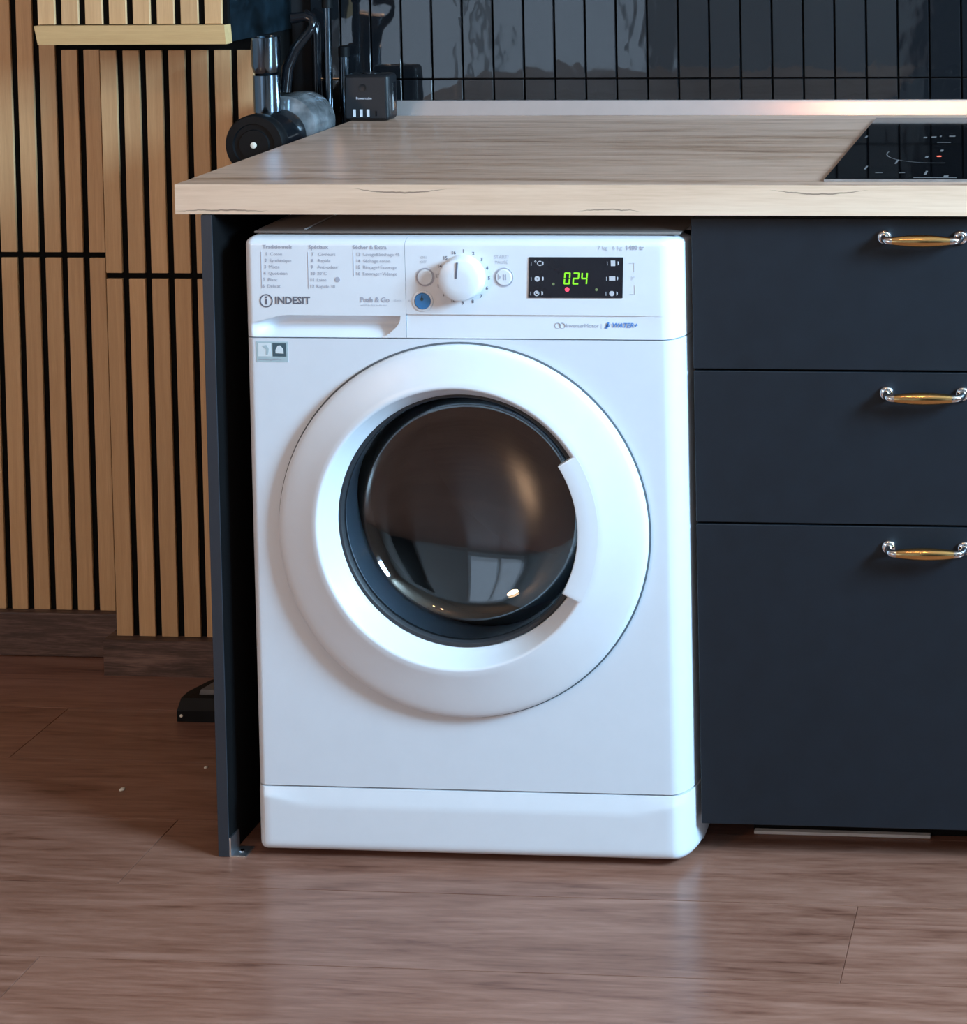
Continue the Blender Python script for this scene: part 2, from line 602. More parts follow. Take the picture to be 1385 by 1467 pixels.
tag(o, 'plain white ceiling', 'ceiling', kind='structure')
y0, y1, z0, z1 = WIN_Y - WIN_W / 2, WIN_Y + WIN_W / 2, WIN_Z - WIN_H / 2, WIN_Z + WIN_H / 2
o = boxes('wall_right', [(XR, XR + 0.12, YF, y0, 0, ZC), (XR, XR + 0.12, y1, YB, 0, ZC), (XR, XR + 0.12, y0, y1, 0, z0), (XR, XR + 0.12, y0, y1, z1, ZC)], 'wall', None, (XR, -1, 0))
tag(o, 'plain painted right wall with a window opening', 'wall', kind='structure')
w1 = root('window_1', (XR + 0.08, WIN_Y, z0), 'tall white window in the right wall', 'window', kind='structure')
boxes('window_frame', [(XR + 0.06, XR + 0.10, y0, y0 + 0.04, z0, z1), (XR + 0.06, XR + 0.10, y1 - 0.04, y1, z0, z1), (XR + 0.06, XR + 0.10, y0 + 0.04, y1 - 0.04, z0, z0 + 0.04),
                       (XR + 0.06, XR + 0.10, y0 + 0.04, y1 - 0.04, z1 - 0.04, z1)], 'off_white', w1, (XR + 0.08, WIN_Y, z0))
box('pane', XR + 0.078, XR + 0.082, y0 + 0.04, y1 - 0.04, z0 + 0.04, z1 - 0.04, 'winglass', w1)

# ================================================================== WORKTOP RUN
CX1 = 1.50
wt = root('worktop', (0.75, 0.3, 0.87), 'pale ash wood worktop spanning washing machine and drawers', 'worktop')
box('top_slab', 0, CX1, 0.0016, 0.614, 0.87, 0.91, 'worktop', wt, 0.0008)
e = box('edge_band', 0, CX1, 0, 0.0015, 0.8702, 0.9098, 'edge', wt)
# its object space starts at x = 0 so that the cracks of the print sit where they are in the decor
e.data.transform(Matrix.Translation((CX1 / 2, 0, 0)))
e.location.x -= CX1 / 2
up = root('worktop_upstand', (0.75, 0.607, 0.91), 'slim brushed aluminium upstand strip along the back of the worktop', 'trim')
prof = [(0.600, 0.9102), (0.6015, 0.9140), (0.6085, 0.9310), (0.6100, 0.9340), (0.6145, 0.9340), (0.6145, 0.9102)]
V = [(0.0, p[0], p[1]) for p in prof] + [(CX1, p[0], p[1]) for p in prof]
n = len(prof)
Fc = [tuple(range(n)), tuple(n + i for i in range(n))] + [(i, (i + 1) % n, n + (i + 1) % n, n + i) for i in range(n)]
join('strip', [(V, Fc)], 'alu', up, (0.75, 0.607, 0.91))

pn = root('end_panel', (0.0445, 0.3, 0), 'navy black end panel carrying the left end of the worktop', 'panel')
box('board', 0.037, 0.052, -0.0025, 0.612, 0.0005, 0.8698, 'black_in', pn)
box('edge_strip', 0.037, 0.052, -0.0040, -0.0026, 0.0005, 0.8695, 'daylit_edge', pn, 0.0003)
br = root('corner_bracket', (0.06, 0.0, 0), 'small galvanised corner bracket at the foot of the end panel', 'bracket')
boxes('plate', [(0.0522, 0.0545, -0.0035, 0.020, 0.0002, 0.026), (0.0545, 0.075, -0.0035, 0.020, 0.0002, 0.0022)], 'steel', br, (0.06, 0, 0))
join('screw', [lathe_vf([(0.064, 0.008, 0.0035, 0.0022), (0.064, 0.008, 0.003, 0.0034), (0.064, 0.008, 0.0008, 0.0036)], 12, 'Z', True, True)], 'chrome', br, (0.06, 0, 0), True, 40)

# drawer cabinet
dc = root('drawer_cabinet', (0.991, 0.3, 0.0), 'navy black cabinet with three handled drawers beside the washing machine', 'cabinet')
DX0, DX1 = 0.691, 1.291
boxes('carcass', [(0.6925, 0.708, 0.042, 0.60, 0.052, 0.868), (1.274, 1.29, 0.042, 0.60, 0.052, 0.868), (0.708, 1.274, 0.042, 0.60, 0.052, 0.068), (0.708, 1.274, 0.59, 0.60, 0.068, 0.868), (0.708, 1.274, 0.042, 0.60, 0.855, 0.868)],
      'cabwhite', dc, (0.991, 0.3, 0.052))
box('kickboard', 0.746, 1.285, 0.093, 0.108, 0.0005, 0.051, 'black_in', dc)
box('floor_strip', 0.748, 0.99, 0.0855, 0.092, 0.0003, 0.0045, 'off_white', dc)
for z0, z1, hz in ((0.6620, 0.8620, 0.8385), (0.4572, 0.6590, 0.6325), (0.0496, 0.4542, 0.4280)):
    d = box('drawer_front', DX0, DX1, 0.021, 0.0405, z0, z1, 'navy', dc, 0.0008)
    parts, parts2 = [], []
    for sx in (0.9475, 1.0475):
        # round rosette against the front with a curved arm out to the grip
        parts.append(lathe_vf([(sx, hz, 0.0095, 0.0209), (sx, hz, 0.0098, 0.0185), (sx, hz, 0.0085, 0.0160), (sx, hz, 0.0055, 0.0145)], 24, 'Y', True, True))
        q = 1 if sx < 1 else -1
        parts.append(tube_vf([(sx, 0.016, hz), (sx + q * 0.0005, 0.010, hz - 0.0002), (sx + q * 0.002, 0.0045, hz - 0.0005), (sx + q * 0.0055, 0.0008, hz - 0.0008), (sx + q * 0.011, 0.0, hz - 0.001), (sx + q * 0.014, 0.0, hz - 0.001)],
                             [0.0052, 0.0048, 0.0047, 0.0049, 0.0052, 0.0050], 14))
    for k in (0, 2):
        join('handle_end', parts[k:k + 2], 'chrome', d, ((0.9475, 1.0475)[k // 2], 0.02, hz), True, 60)
    pth, rad = [], []
    for i in range(17):
        t = i / 16
        pth.append((0.9595 + 0.076 * t, 0.0, hz - 0.001))
        rad.append(0.0050 + 0.0030 * math.sin(math.pi * t) ** 0.8)
    v, f = tube_vf(pth, rad, 18)
    g = join('handle_grip', [(v, f)], 'brass', d, (0.9975, 0.0, hz), True, 60)
    g['label'] = 'golden spindle-shaped grip'

# hob
hb = root('induction_hob', (1.158, 0.285, 0.91), 'black glass hob set into the right end of the worktop', 'hob')
box('glass_plate', 0.868, 1.448, 0.025, 0.546, 0.9102, 0.9145, 'hob', hb, 0.0012)
box('trim', 0.868, 1.448, 0.0225, 0.0245, 0.9102, 0.9140, 'steel', hb)
zt = 0.9146


def flat(x0, x1, ya, yb):
    return box_vf(x0, x1, ya, yb, zt - 0.0004, zt + 0.0001)


mk = [flat(0.985, 1.042, 0.0295, 0.0318), flat(0.930, 0.940, 0.0645, 0.0665), flat(0.962, 0.970, 0.0645, 0.0665), flat(0.9965, 0.9995, 0.052, 0.078), flat(1.024, 1.030, 0.034, 0.046),
      flat(0.9655, 0.9705, 0.346, 0.356), flat(0.977, 0.984, 0.350, 0.360), flat(0.989, 0.9915, 0.357, 0.366), flat(1.003, 1.012, 0.358, 0.366), flat(0.985, 0.989, 0.178, 0.192), flat(1.0015, 1.0055, 0.229, 0.243),
      flat(0.948, 0.9505, 0.132, 0.16), flat(0.877, 0.880, 0.35, 0.365), flat(0.9115, 0.914, 0.09, 0.115), flat(0.99, 1.01, 0.305, 0.3075)]
arc = []
for i in range(14):
    t0, t1 = math.pi * (0.95 + 0.6 * i / 14), math.pi * (0.95 + 0.6 * (i + 1) / 14)
    cx, cy = 1.005, 0.215
    vs = []
    for t in (t0, t1):
        for r in (0.0765, 0.078):
            vs.append((cx + r * math.cos(t), cy + r * math.sin(t), zt + 0.0001))
    arc.append((vs, [(0, 1, 3, 2)]))
for q in mk:
    join('pale_mark', [q], 'hob_mark', hb, (q[0][0][0], q[0][0][1], zt))  # text line, ticks and pale upright bars on the glass
join('zone_ring', arc, 'hob_mark', hb, (1.0, 0.2, zt))
join('led', [lathe_vf([(1.0038, 0.190, 0.0034, zt - 0.0004), (1.0038, 0.190, 0.0034, zt + 0.0002)], 12, 'Z', True, True)], 'led_hob', hb, (1.0, 0.19, zt))

# ================================================================== WASHING MACHINE
WL, WR = 0.0895, 0.6850
wm = root('washing_machine', (0.388, 0.27, 0), 'white front-loading washing machine with round glass door under the worktop', 'washing machine')
WO = (0.388, 0.27, 0)


def grid_mesh(name, xs, zs, depth, skirt, rx0=0, rx1=0, rz0=0, rz1=0, D=0.050, hole=None, D0=0.018, DZ=0.016):
    """front shell: y = depth(x, z) plus rounding of the chosen edges, with a skirt running back to y = skirt"""
    x0, x1, z0, z1 = xs[0], xs[-1], zs[0], zs[-1]
    V, idx = [], {}
    for j, z in enumerate(zs):
        for i, x in enumerate(xs):
            qx = qz = 0.0
            sx = sz = 1
            if rx0 and x < x0 + rx0:
                qx = (x0 + rx0 - x) / rx0
                sx = -1
            elif rx1 and x > x1 - rx1:
                qx = (x - x1 + rx1) / rx1
            if rz0 and z < z0 + rz0:
                qz = (z0 + rz0 - z) / rz0
                sz = -1
            elif rz1 and z > z1 - rz1:
                qz = (z - z1 + rz1) / rz1
            L = math.hypot(qx, qz)
            X, Z = x, z
            if L > 1:
                qx, qz = qx / L, qz / L
                if rx0 and sx < 0 and qx:
                    X = x0 + rx0 - qx * rx0
                elif qx:
                    X = x1 - rx1 + qx * rx1
                if qz:
                    Z = (z0 + rz0 - qz * rz0) if sz < 0 else (z1 - rz1 + qz * rz1)
                L = 1
            De = ((D0 if sx < 0 else D) * qx * qx + DZ * qz * qz) / max(qx * qx + qz * qz, 1e-9)
            y = depth(x, z) * (1 - L) + De * (1 - math.sqrt(max(0, 1 - L * L)))
            idx[i, j] = len(V)
            V.append((X, y, Z))
    Fc = []
    nx, nz = len(xs), len(zs)
    for j in range(nz - 1):
        for i in range(nx - 1):
            if hole:
                cx, cz, r = hole
                if math.hypot((xs[i] + xs[i + 1]) / 2 - cx, (zs[j] + zs[j + 1]) / 2 - cz) < r:
                    continue
            Fc.append((idx[i, j], idx[i + 1, j], idx[i + 1, j + 1], idx[i, j + 1]))
    ring = [idx[i, 0] for i in range(nx)] + [idx[nx - 1, j] for j in range(1, nz)] + [idx[i, nz - 1] for i in range(nx - 2, -1, -1)] + [idx[0, j] for j in range(nz - 2, 0, -1)]
    base = len(V)
    for k in ring:
        V.append((V[k][0], max(skirt, V[k][1] + 0.0005), V[k][2]))
    for a in range(len(ring)):
        b = (a + 1) % len(ring)
        Fc.append((ring[a], ring[b], base + b, base + a))
    V = [tuple(p - c for p, c in zip(v, WO)) for v in V]
    return mesh(name, V, Fc, True, 30)


def lin(a, b, n):
    return [a + (b - a) * i / n for i in range(n + 1)]


def seq(*segs):
    out = []
    for a, b, n in segs:
        out += lin(a, b, n)[0 if not out else 1:]
    return out


def sstep(a, b, x):
    t = max(0.0, min(1.0, (x - a) / (b - a)))
    return t * t * (3 - 2 * t)


# cabinet body behind the front shells
v, f = box_vf(WL + 0.001, WR - 0.001, 0.0490, 0.545, 0.014, 0.8405)
join('cabinet_body', [(v, [q for q in f if q != (0, 1, 5, 4)])], 'white_metal', wm, (0.388, 0.27, 0.014))
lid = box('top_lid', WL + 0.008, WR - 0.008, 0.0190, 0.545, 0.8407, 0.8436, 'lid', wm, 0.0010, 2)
box('lid_highlight', 0.1615, 0.1645, 0.031, 0.40, 0.84365, 0.8443, 'white', lid)  # highlight along the lid seam, laid in as a white strip
for fx in (0.14, 0.636):
    for fy in (0.06, 0.50):
        join('foot', [lathe_vf([(fx, fy, 0.016, 0.0002), (fx, fy, 0.018, 0.003), (fx, fy, 0.018, 0.008), (fx, fy, 0.010, 0.014)], 20, 'Z', True, True)], 'rubber', wm, (fx, fy, 0), True, 40)

# lower front panel
DCX, DCZ = 0.3838, 0.4495
xs = seq((WL, WL + 0.014, 8), (WL + 0.014, WR - 0.030, 80), (WR - 0.030, WR, 12))
zs = lin(0.0990, 0.7045, 84)
put('front_panel', grid_mesh('front_panel', xs, zs, lambda x, z: 0.0, 0.052, 0.014, 0.030, hole=(DCX, DCZ, 0.215)), 'white_metal', wm, WO)

# plinth
xs = seq((WL - 0.002, WL + 0.014, 8), (WL + 0.014, WR - 0.028, 60), (WR - 0.028, WR + 0.002, 12))
zs = seq((0.0050, 0.017, 8), (0.017, 0.078, 12), (0.078, 0.0965, 8))


def dplinth(x, z):
    u = sstep(0.10, 0.17, x) * (1 - sstep(0.60, 0.676, x))
    zb = 0.0855 - 0.012 * u
    return -0.0045 + 0.0045 * max(0.0, min(1.0, (z - zb) / (0.0965 - zb)))


put('plinth', grid_mesh('plinth', xs, zs, dplinth, 0.056, 0.016, 0.030, 0.014, 0, D=0.054, D0=0.024, DZ=0.024), 'white', wm, WO)
for xa, xb in ((WL, WL + 0.03), (WR - 0.03, WR)):
    box('plinth_side', xa, xb, 0.057, 0.50, 0.006, 0.03, 'white', wm, 0.003, 2)

# detergent drawer = left third of the fascia, with its scooped pull
SX = 0.3120
xs = seq((WL, WL + 0.014, 10), (WL + 0.014, 0.29, 50), (0.29, 0.306, 14), (0.306, SX - 0.0003, 3))
zs = seq((0.7062, 0.7352, 22), (0.7352, 0.7362, 2), (0.7362, 0.8285, 16), (0.8285, 0.8385, 10))


def dscoop(x, z):
    zt = 0.7357 - 0.010 * (1 - sstep(0.10, 0.155, x))
    if z >= zt:
        return 0.0
    u = (zt - z) / (zt - 0.7062)
    fx = sstep(0.098, 0.13, x) * (1 - sstep(0.3000 - 0.026 * u * u, 0.3045 - 0.026 * u * u, x))
    return 0.019 * fx * math.sin(math.pi * min(1.0, max(0.0, u)) ** 0.9)


dd = put('detergent_drawer', grid_mesh('detergent_drawer', xs, zs, dscoop, 0.052, 0.014, 0, 0, 0.010), 'white', wm, WO)
# control fascia
xs = seq((SX + 0.0003, 0.46, 30), (0.46, WR - 0.032, 40), (WR - 0.032, WR, 14))


def dband(x, z):
    if z >= 0.7378:
        return 0.0
    u = (0.7378 - z) / (0.7378 - 0.7062)
    return 0.0022 * (1 - u) * (1 - sstep(0.60, 0.668, x))


zs = seq((0.7062, 0.7370, 14), (0.7370, 0.7386, 2), (0.7386, 0.8285, 16), (0.8285, 0.8385, 10))
cp = put('control_panel', grid_mesh('control_panel', xs, zs, dband, 0.052, 0, 0.032, 0, 0.010), 'white', wm, WO)

YT = -0.0004
# printed programme list on the drawer front
rows = [0.8171, 0.8084, 0.8000, 0.7914, 0.7830, 0.7741]
c1 = ['Coton', 'Synthétique', 'Mixte', 'Quotidien', 'Blanc', 'Délicat']
c2 = ['Couleurs', 'Rapide', 'Anti-odeur', '20°C', 'Laine', 'Rapide 30']
c3 = ['Lavage&Séchage 45', 'Séchage coton', 'Rinçage+Essorage', 'Essorage+Vidange']
sz = 0.0064
for col, (hx, head, bar, x0, dx, gap, first) in zip((c1, c2, c3), ((0.1186, 'Traditionnels', 0.1163, 0.1222, 0.0010, 0.0065, 1), (0.1816, 'Spéciaux', 0.1802, 0.1855, 0.0007, 0.0090, 7),
                                                              (0.2416, 'Sécher & Extra', 0.2422, 0.2460, 0.0004, 0.0098, 13))):
    lines = []
    for i, t in enumerate(col):
        lines += [(str(first + i), x0 - dx * i, rows[i], sz, 'LEFT', 0.00012), (t, x0 - dx * i + gap, rows[i], sz)]
    o = join('programme_list', [text_vf(lines, YT), rect_vf(bar, bar + 0.0004, rows[len(col) - 1] - 0.003, 0.820, YT)] + ([disc_vf(0.2200, rows[4] + 0.0006, 0, 0.0036, YT, 20)] if first == 7 else []), 'text', dd, (hx, 0, 0.8))
    join('programme_heading', [text_vf([(head, hx, 0.8266, 0.0076, 'LEFT', 0.00012)], YT)], 'text', dd, (hx, 0, 0.8266))
# maker's mark: i in a ring and the word
LX, LZ = 0.1218, 0.7546
ring = lathe_vf([(LX, LZ, 0.0073, YT + 0.0003), (LX, LZ, 0.0073, YT), (LX, LZ, 0.0090, YT), (LX, LZ, 0.0090, YT + 0.0003)], 36)
join('maker_logo', [ring, rect_vf(LX - 0.0011, LX + 0.0011, LZ - 0.0048, LZ + 0.0022, YT), disc_vf(LX, LZ + 0.0046, 0, 0.0014, YT, 14),
                    text_vf([('INDESIT', 0.1335, LZ + 0.0003, 0.0135, 'LEFT', 0.00035)], YT)], 'text_dark', dd, (0.15, 0, 0.755))
join('push_and_go_print', [text_vf([('Push & Go', 0.2502, 0.7566, 0.0092, 'LEFT', 0.0002)], YT)], 'text', dd, (0.27, 0, 0.755))
join('small_print', [text_vf([('wash & dry in 45 min', 0.2510, 0.7496, 0.0042), ('45 min', 0.2955, 0.7560, 0.0040)], YT)], 'text_pale', dd, (0.27, 0, 0.75))

# programme knob
KX, KZ = 0.3905, 0.7876
kb = lathe('programme_knob', [(0, 0, 0.0300, 0.0), (0, 0, 0.0300, -0.0025), (0, 0, 0.0292, -0.004), (0, 0, 0.0284, -0.014), (0, 0, 0.0274, -0.0175), (0, 0, 0.0250, -0.0190), (0, 0, 0.012, -0.0198), (0, 0, 0.0005, -0.0199)],
           'white', cp, (KX, 0.0, KZ), 64)
me = box_mesh('pointer', -0.0012, 0.0012, -0.0004, 0.0004, -0.0105, 0.0105, 0.0)
put('pointer', me, 'text_dark', cp, (KX - 0.0015, -0.0199, KZ + 0.0135), (0, math.radians(6), 0))
nums = []
for i in range(16):
    t = math.radians(90 - 2 - 22.5 * i)
    nums.append((str(i + 1), KX + 0.0348 * math.cos(t), KZ + 0.0345 * math.sin(t), 0.0062, 'CENTER', 0.00015))
join('dial_numbers', [text_vf(nums, YT)], 'text_dark', cp, (KX, 0, KZ))
# push buttons
lathe('power_button', [(0, 0, 0.0103, 0.0), (0, 0, 0.0103, -0.0012), (0, 0, 0.0095, -0.002), (0, 0, 0.0005, -0.0022)], 'white', cp, (0.3391, 0, 0.7874), 40)
join('button_ring', [lathe_vf([(0.3391, 0.7874, 0.0106, 0.0), (0.3391, 0.7874, 0.0106, -0.0008), (0.3391, 0.7874, 0.0123, -0.0008), (0.3391, 0.7874, 0.0123, 0.0)], 40)], 'text', cp, (0.3391, 0, 0.7874))
lathe('quick_button', [(0, 0, 0.0108, 0.0), (0, 0, 0.0108, -0.0014), (0, 0, 0.0098, -0.0022), (0, 0, 0.0005, -0.0026)], 'btn_blue', cp, (0.3352, 0, 0.7557), 40)
join('button_ring', [lathe_vf([(0.3352, 0.7557, 0.0112, 0.0), (0.3352, 0.7557, 0.0112, -0.0014), (0.3352, 0.7557, 0.0138, -0.0010), (0.3352, 0.7557, 0.0140, 0.0)], 40)], 'white', cp, (0.3352, 0, 0.7557), True, 40)
join('quick_icon', [disc_vf(0.3349, 0.7585, 0, 0.0022, -0.0029, 14), rect_vf(0.3343, 0.3355, 0.7585, 0.7635, -0.0029)], 'st_dark', cp, (0.3352, 0, 0.7557))
lathe('start_button', [(0, 0, 0.0108, 0.0), (0, 0, 0.0108, -0.0012), (0, 0, 0.0098, -0.002), (0, 0, 0.0005, -0.0022)], 'white', cp, (0.4455, 0, 0.7879), 40)
join('button_ring', [lathe_vf([(0.4455, 0.7879, 0.0112, 0.0), (0.4455, 0.7879, 0.0112, -0.0008), (0.4455, 0.7879, 0.0127, -0.0008), (0.4455, 0.7879, 0.0127, 0.0)], 40)], 'text', cp, (0.4455, 0, 0.7879))
join('start_icon', [prism_vf([(0.4385, 0.7922), (0.4385, 0.7846), (0.4425, 0.7884)], -0.0025, -0.0021), rect_vf(0.4452, 0.4466, 0.7848, 0.7920, -0.0025), rect_vf(0.4478, 0.4492, 0.7848, 0.7920, -0.0025)], 'text', cp, (0.4455, 0, 0.7879))
for tx in ([('ON', 0.3375, 0.8135, 0.0052, 'CENTER'), ('OFF', 0.3375, 0.8075, 0.0052, 'CENTER')], [('START/', 0.4425, 0.8145, 0.0062, 'CENTER'), ('PAUSE', 0.4425, 0.8075, 0.0062, 'CENTER')],
           [('45', 0.3150, 0.7557, 0.0036)]):
    join('button_print', [text_vf(tx, YT)], 'text_pale', cp, (tx[0][1], 0, tx[0][2]))
# display
dsp = put('display', mesh('display', [(x - 0.542, y, z - 0.788) for y in (-0.0010, 0.0) for x, z in ((0.4775, 0.7608), (0.6035, 0.7612), (0.6055, 0.8150), (0.4800, 0.8147))],
                          [(0, 1, 2, 3), (4, 5, 6, 7), (0, 1, 5, 4), (1, 2, 6, 5), (2, 3, 7, 6), (3, 0, 4, 7)]), 'screen', cp, (0.542, 0, 0.788))
YD = -0.0013


def seg7(ch, x, z, w, h, t, sl):
    on = {'0': 'abcdef', '2': 'abged', '4': 'fgbc'}[ch]
    g = t * 0.35
    q = {'a': (x + g, x + w - g, z + h - t, z + h, 0), 'd': (x + g, x + w - g, z, z + t, 0), 'g': (x + g, x + w - g, z + h / 2 - t / 2, z + h / 2 + t / 2, 0),
         'f': (x, x + t, z + h / 2 + g, z + h - g, 0), 'e': (x, x + t, z + g, z + h / 2 - g, 0), 'b': (x + w - t, x + w, z + h / 2 + g, z + h - g, 0), 'c': (x + w - t, x + w, z + g, z + h / 2 - g, 0)}
    out = []
    for s in on:
        a, b2, c, d2, _ = q[s]
        pts = [(a + sl * (c - z), c), (b2 + sl * (c - z), c), (b2 + sl * (d2 - z), d2), (a + sl * (d2 - z), d2)]
        out.append(prism_vf(pts, YD, YD + 0.0003))
    return out


segs = []
for ch, x in (('0', 0.5252), ('2', 0.5370), ('4', 0.5482)):
    segs += seg7(ch, x, 0.7790, 0.0085, 0.0158, 0.0019, 0.10)
join('digits', segs, 'seg', cp, (0.54, 0, 0.787))
join('led', [disc_vf(0.5300, 0.7722, 0, 0.0030, YD, 16)], 'led_red', cp, (0.53, 0, 0.7725))
for lx, lz in ((0.5117, 0.7793), (0.5692, 0.7722)):
    join('led', [disc_vf(lx, lz, 0, 0.0018, YD, 12)], 'led_green', cp, (lx, 0, lz))
for k, (ix, iz) in enumerate(((0.4905, 0.8063), (0.4902, 0.7862), (0.4890, 0.7668))):
    ic = []
    if k == 0:
        ic.append(text_vf([('°C', ix - 0.0040, iz, 0.0092, 'LEFT', 0.0002)], YD))
    elif k == 1:
        ic.append(disc_vf(ix, iz, 0.0010, 0.0036, YD, 16))
    else:
        ic.append(disc_vf(ix, iz, 0.0022, 0.0036, YD, 16))
        ic.append(rect_vf(ix - 0.0004, ix + 0.003, iz - 0.0004, iz + 0.0022, YD))
    ic.append(prism_vf([(ix + 0.0066, iz - 0.0028), (ix + 0.0086, iz - 0.0014), (ix + 0.0086, iz + 0.0022), (ix + 0.0066, iz + 0.0030)], YD, YD + 0.0003))
    ic.append(rect_vf(ix - 0.0082, ix - 0.0077, iz - 0.0028, iz + 0.0022, YD))
    join('display_icon', ic, 'icon', cp, (ix, 0, iz))
for k, (ix, iz) in enumerate(((0.5920, 0.8072), (0.5905, 0.7870), (0.5895, 0.7672))):
    ic = []
    if k == 0:
        ic += [rect_vf(ix - 0.0030, ix + 0.0028, iz - 0.0036, iz + 0.0036, YD), ]
    elif k == 1:
        ic += [rect_vf(ix - 0.0042, ix + 0.0040, iz - 0.0026, iz + 0.0030, YD)]
    else:
        ic.append(disc_vf(ix, iz, 0, 0.0034, YD, 16))
    ic.append(prism_vf([(ix + 0.0062, iz - 0.0028), (ix + 0.0078, iz - 0.0010), (ix + 0.0078, iz + 0.0018), (ix + 0.0062, iz + 0.0026)], YD, YD + 0.0003))
    ic.append(rect_vf(ix - 0.0080, ix - 0.0075, iz - 0.0028, iz + 0.0022, YD))
    join('display_icon', ic, 'icon', cp, (ix, 0, iz))
join('capacity_print', [text_vf([('7 kg', 0.5715, 0.8272, 0.0078), ('6 kg', 0.5912, 0.8273, 0.0078)], YT), rect_vf(0.613, 0.620, 0.8070, 0.8074, YT), rect_vf(0.6196, 0.620, 0.796, 0.8074, YT), rect_vf(0.613, 0.620, 0.7662, 0.7666, YT),
                        rect_vf(0.6196, 0.620, 0.7662, 0.778, YT), text_vf([('3"', 0.6175, 0.787, 0.0064, 'CENTER')], YT)], 'text_pale', cp, (0.6, 0, 0.81))
join('speed_print', [text_vf([('1400 tr', 0.6085, 0.8274, 0.0082, 'LEFT', 0.0002)], YT)], 'text', cp, (0.62, 0, 0.827))
yb = 0.0009
join('motor_print', [lathe_vf([(0.5160 + d, 0.7237, 0.0034, yb + 0.0002), (0.5160 + d, 0.7237, 0.0034, yb - 0.0003), (0.5160 + d, 0.7237, 0.0039, yb - 0.0003), (0.5160 + d, 0.7237, 0.0039, yb + 0.0002)], 24) for d in (0, 0.0062)]
     + [text_vf([('InverterMotor |', 0.5268, 0.7237, 0.0075)], yb - 0.0003)], 'text', cp, (0.54, 0, 0.7237))
join('sensor_print', [text_vf([('≈ WATER+', 0.5800, 0.7246, 0.0086, 'LEFT', 0.0002, 0.25)], yb - 0.0006),
                      prism_vf([(0.5790, 0.7205), (0.5822, 0.7205), (0.5850, 0.7285), (0.5826, 0.7285)], yb - 0.0006, yb)], 'text_blue', cp, (0.6, 0, 0.7246))

# energy sticker under the drawer
st = box('sticker', 0.1065, 0.1499, -0.0004, 0.0, 0.6725, 0.7000, 'st_teal', wm)
join('sticker_picture', [rect_vf(0.1090, 0.1268, 0.6800, 0.6978, -0.0006)], 'st_pale', st, (0.118, 0, 0.68))
join('sticker_motif', [prism_vf([(0.1140, 0.6940), (0.1205, 0.6955), (0.1240, 0.6905), (0.1228, 0.6830), (0.1196, 0.6815), (0.1202, 0.6895)], -0.0008, -0.0005)], 'st_teal', st, (0.118, 0, 0.68))
join('sticker_square', [rect_vf(0.1290, 0.1476, 0.6800, 0.6978, -0.0006)], 'st_dark', st, (0.138, 0, 0.68))
join('sticker_emblem', [prism_vf([(0.1330, 0.6845), (0.1440, 0.6840), (0.1435, 0.6900), (0.1395, 0.6950), (0.1360, 0.6945), (0.1330, 0.6890)], -0.0008, -0.0005)], 'st_pale', st, (0.138, 0, 0.68))
join('sticker_print', [text_vf([('www.energylabel.eu', 0.1085, 0.6762, 0.0040)], -0.0006)], 'text', st, (0.128, 0, 0.676))

# ---- door
PX, PZ = 0.3825, 0.4605          # porthole centre, a little above the ring centre
GX, GZ = 0.3815, 0.4617
door = root('door', (DCX, 0, DCZ), None, None)
door.parent = wm
door.location = Vector((DCX, 0, DCZ)) - Vector(WO)
DO = (DCX, 0, DCZ)


def mixc(t):
    return (DCX + (PX - DCX) * t, DCZ + (PZ - DCZ) * t)


st_ = []
for r, y, t in ((0.2495, 0.0006, 0), (0.2495, -0.0050, 0), (0.2488, -0.0078, 0), (0.2468, -0.0102, 0), (0.2430, -0.0120, 0), (0.2370, -0.0139, 0.05), (0.2270, -0.0167, 0.25), (0.2160, -0.0196, 0.45), (0.2060, -0.0224, 0.65), (0.1970, -0.0250, 0.85),
                (0.1895, -0.0274, 1), (0.1872, -0.0272, 1), (0.1856, -0.0262, 1), (0.1845, -0.0245, 1), (0.1790, -0.0140, 1), (0.1730, -0.0030, 1), (0.1705, 0.0010, 1), (0.1700, 0.0040, 1), (0.1700, 0.020, 1)):
    c = mixc(t)
    st_.append((c[0], c[1], r, y))
v, f = lathe_vf(st_, 160)
join('door_ring', [(v, f)], 'white', door, DO, True, 40)
# grip: the ring bridges inward over the funnel on the right
sec = [(0.1905, -0.0273), (0.1800, -0.0282), (0.1660, -0.0288), (0.1636, -0.0284), (0.1626, -0.0268), (0.1625, -0.0180), (0.1640, -0.0150), (0.1700, -0.0140), (0.1850, -0.0140), (0.1900, -0.0170)]
A0, A1 = math.radians(-29.5), math.radians(31)
V, Fc = [], []
angs = [(A0 - 0.012, 0.55), (A0 - 0.006, 0.88), (A0, 1.0)] + [(A0 + (A1 - A0) * i / 40, 1.0) for i in range(1, 40)] + [(A1, 1.0), (A1 + 0.006, 0.88), (A1 + 0.012, 0.55)]
for t, sc in angs:
    for r, y in sec:
        yy = -0.021 + (y + 0.021) * (0.75 + 0.25 * sc) if sc < 1 else y
        V.append((PX + r * math.cos(t), yy, PZ + r * math.sin(t)))
ns = len(sec)
for a_ in range(len(angs) - 1):
    for k in range(ns):
        j = (k + 1) % ns
        Fc.append((a_ * ns + k, a_ * ns + j, (a_ + 1) * ns + j, (a_ + 1) * ns + k))
Fc += [tuple(range(ns)), tuple((len(angs) - 1) * ns + k for k in range(ns))]
join('door_grip', [(V, Fc)], 'white', door, DO, True, 45)
# dark gap round the door
join('door_gap_seal', [lathe_vf([(DCX, DCZ, 0.2460, -0.0001), (DCX, DCZ, 0.2460, -0.0014), (DCX, DCZ, 0.2520, -0.0014), (DCX, DCZ, 0.2520, -0.0001)], 128)], 'seal', wm, DO)
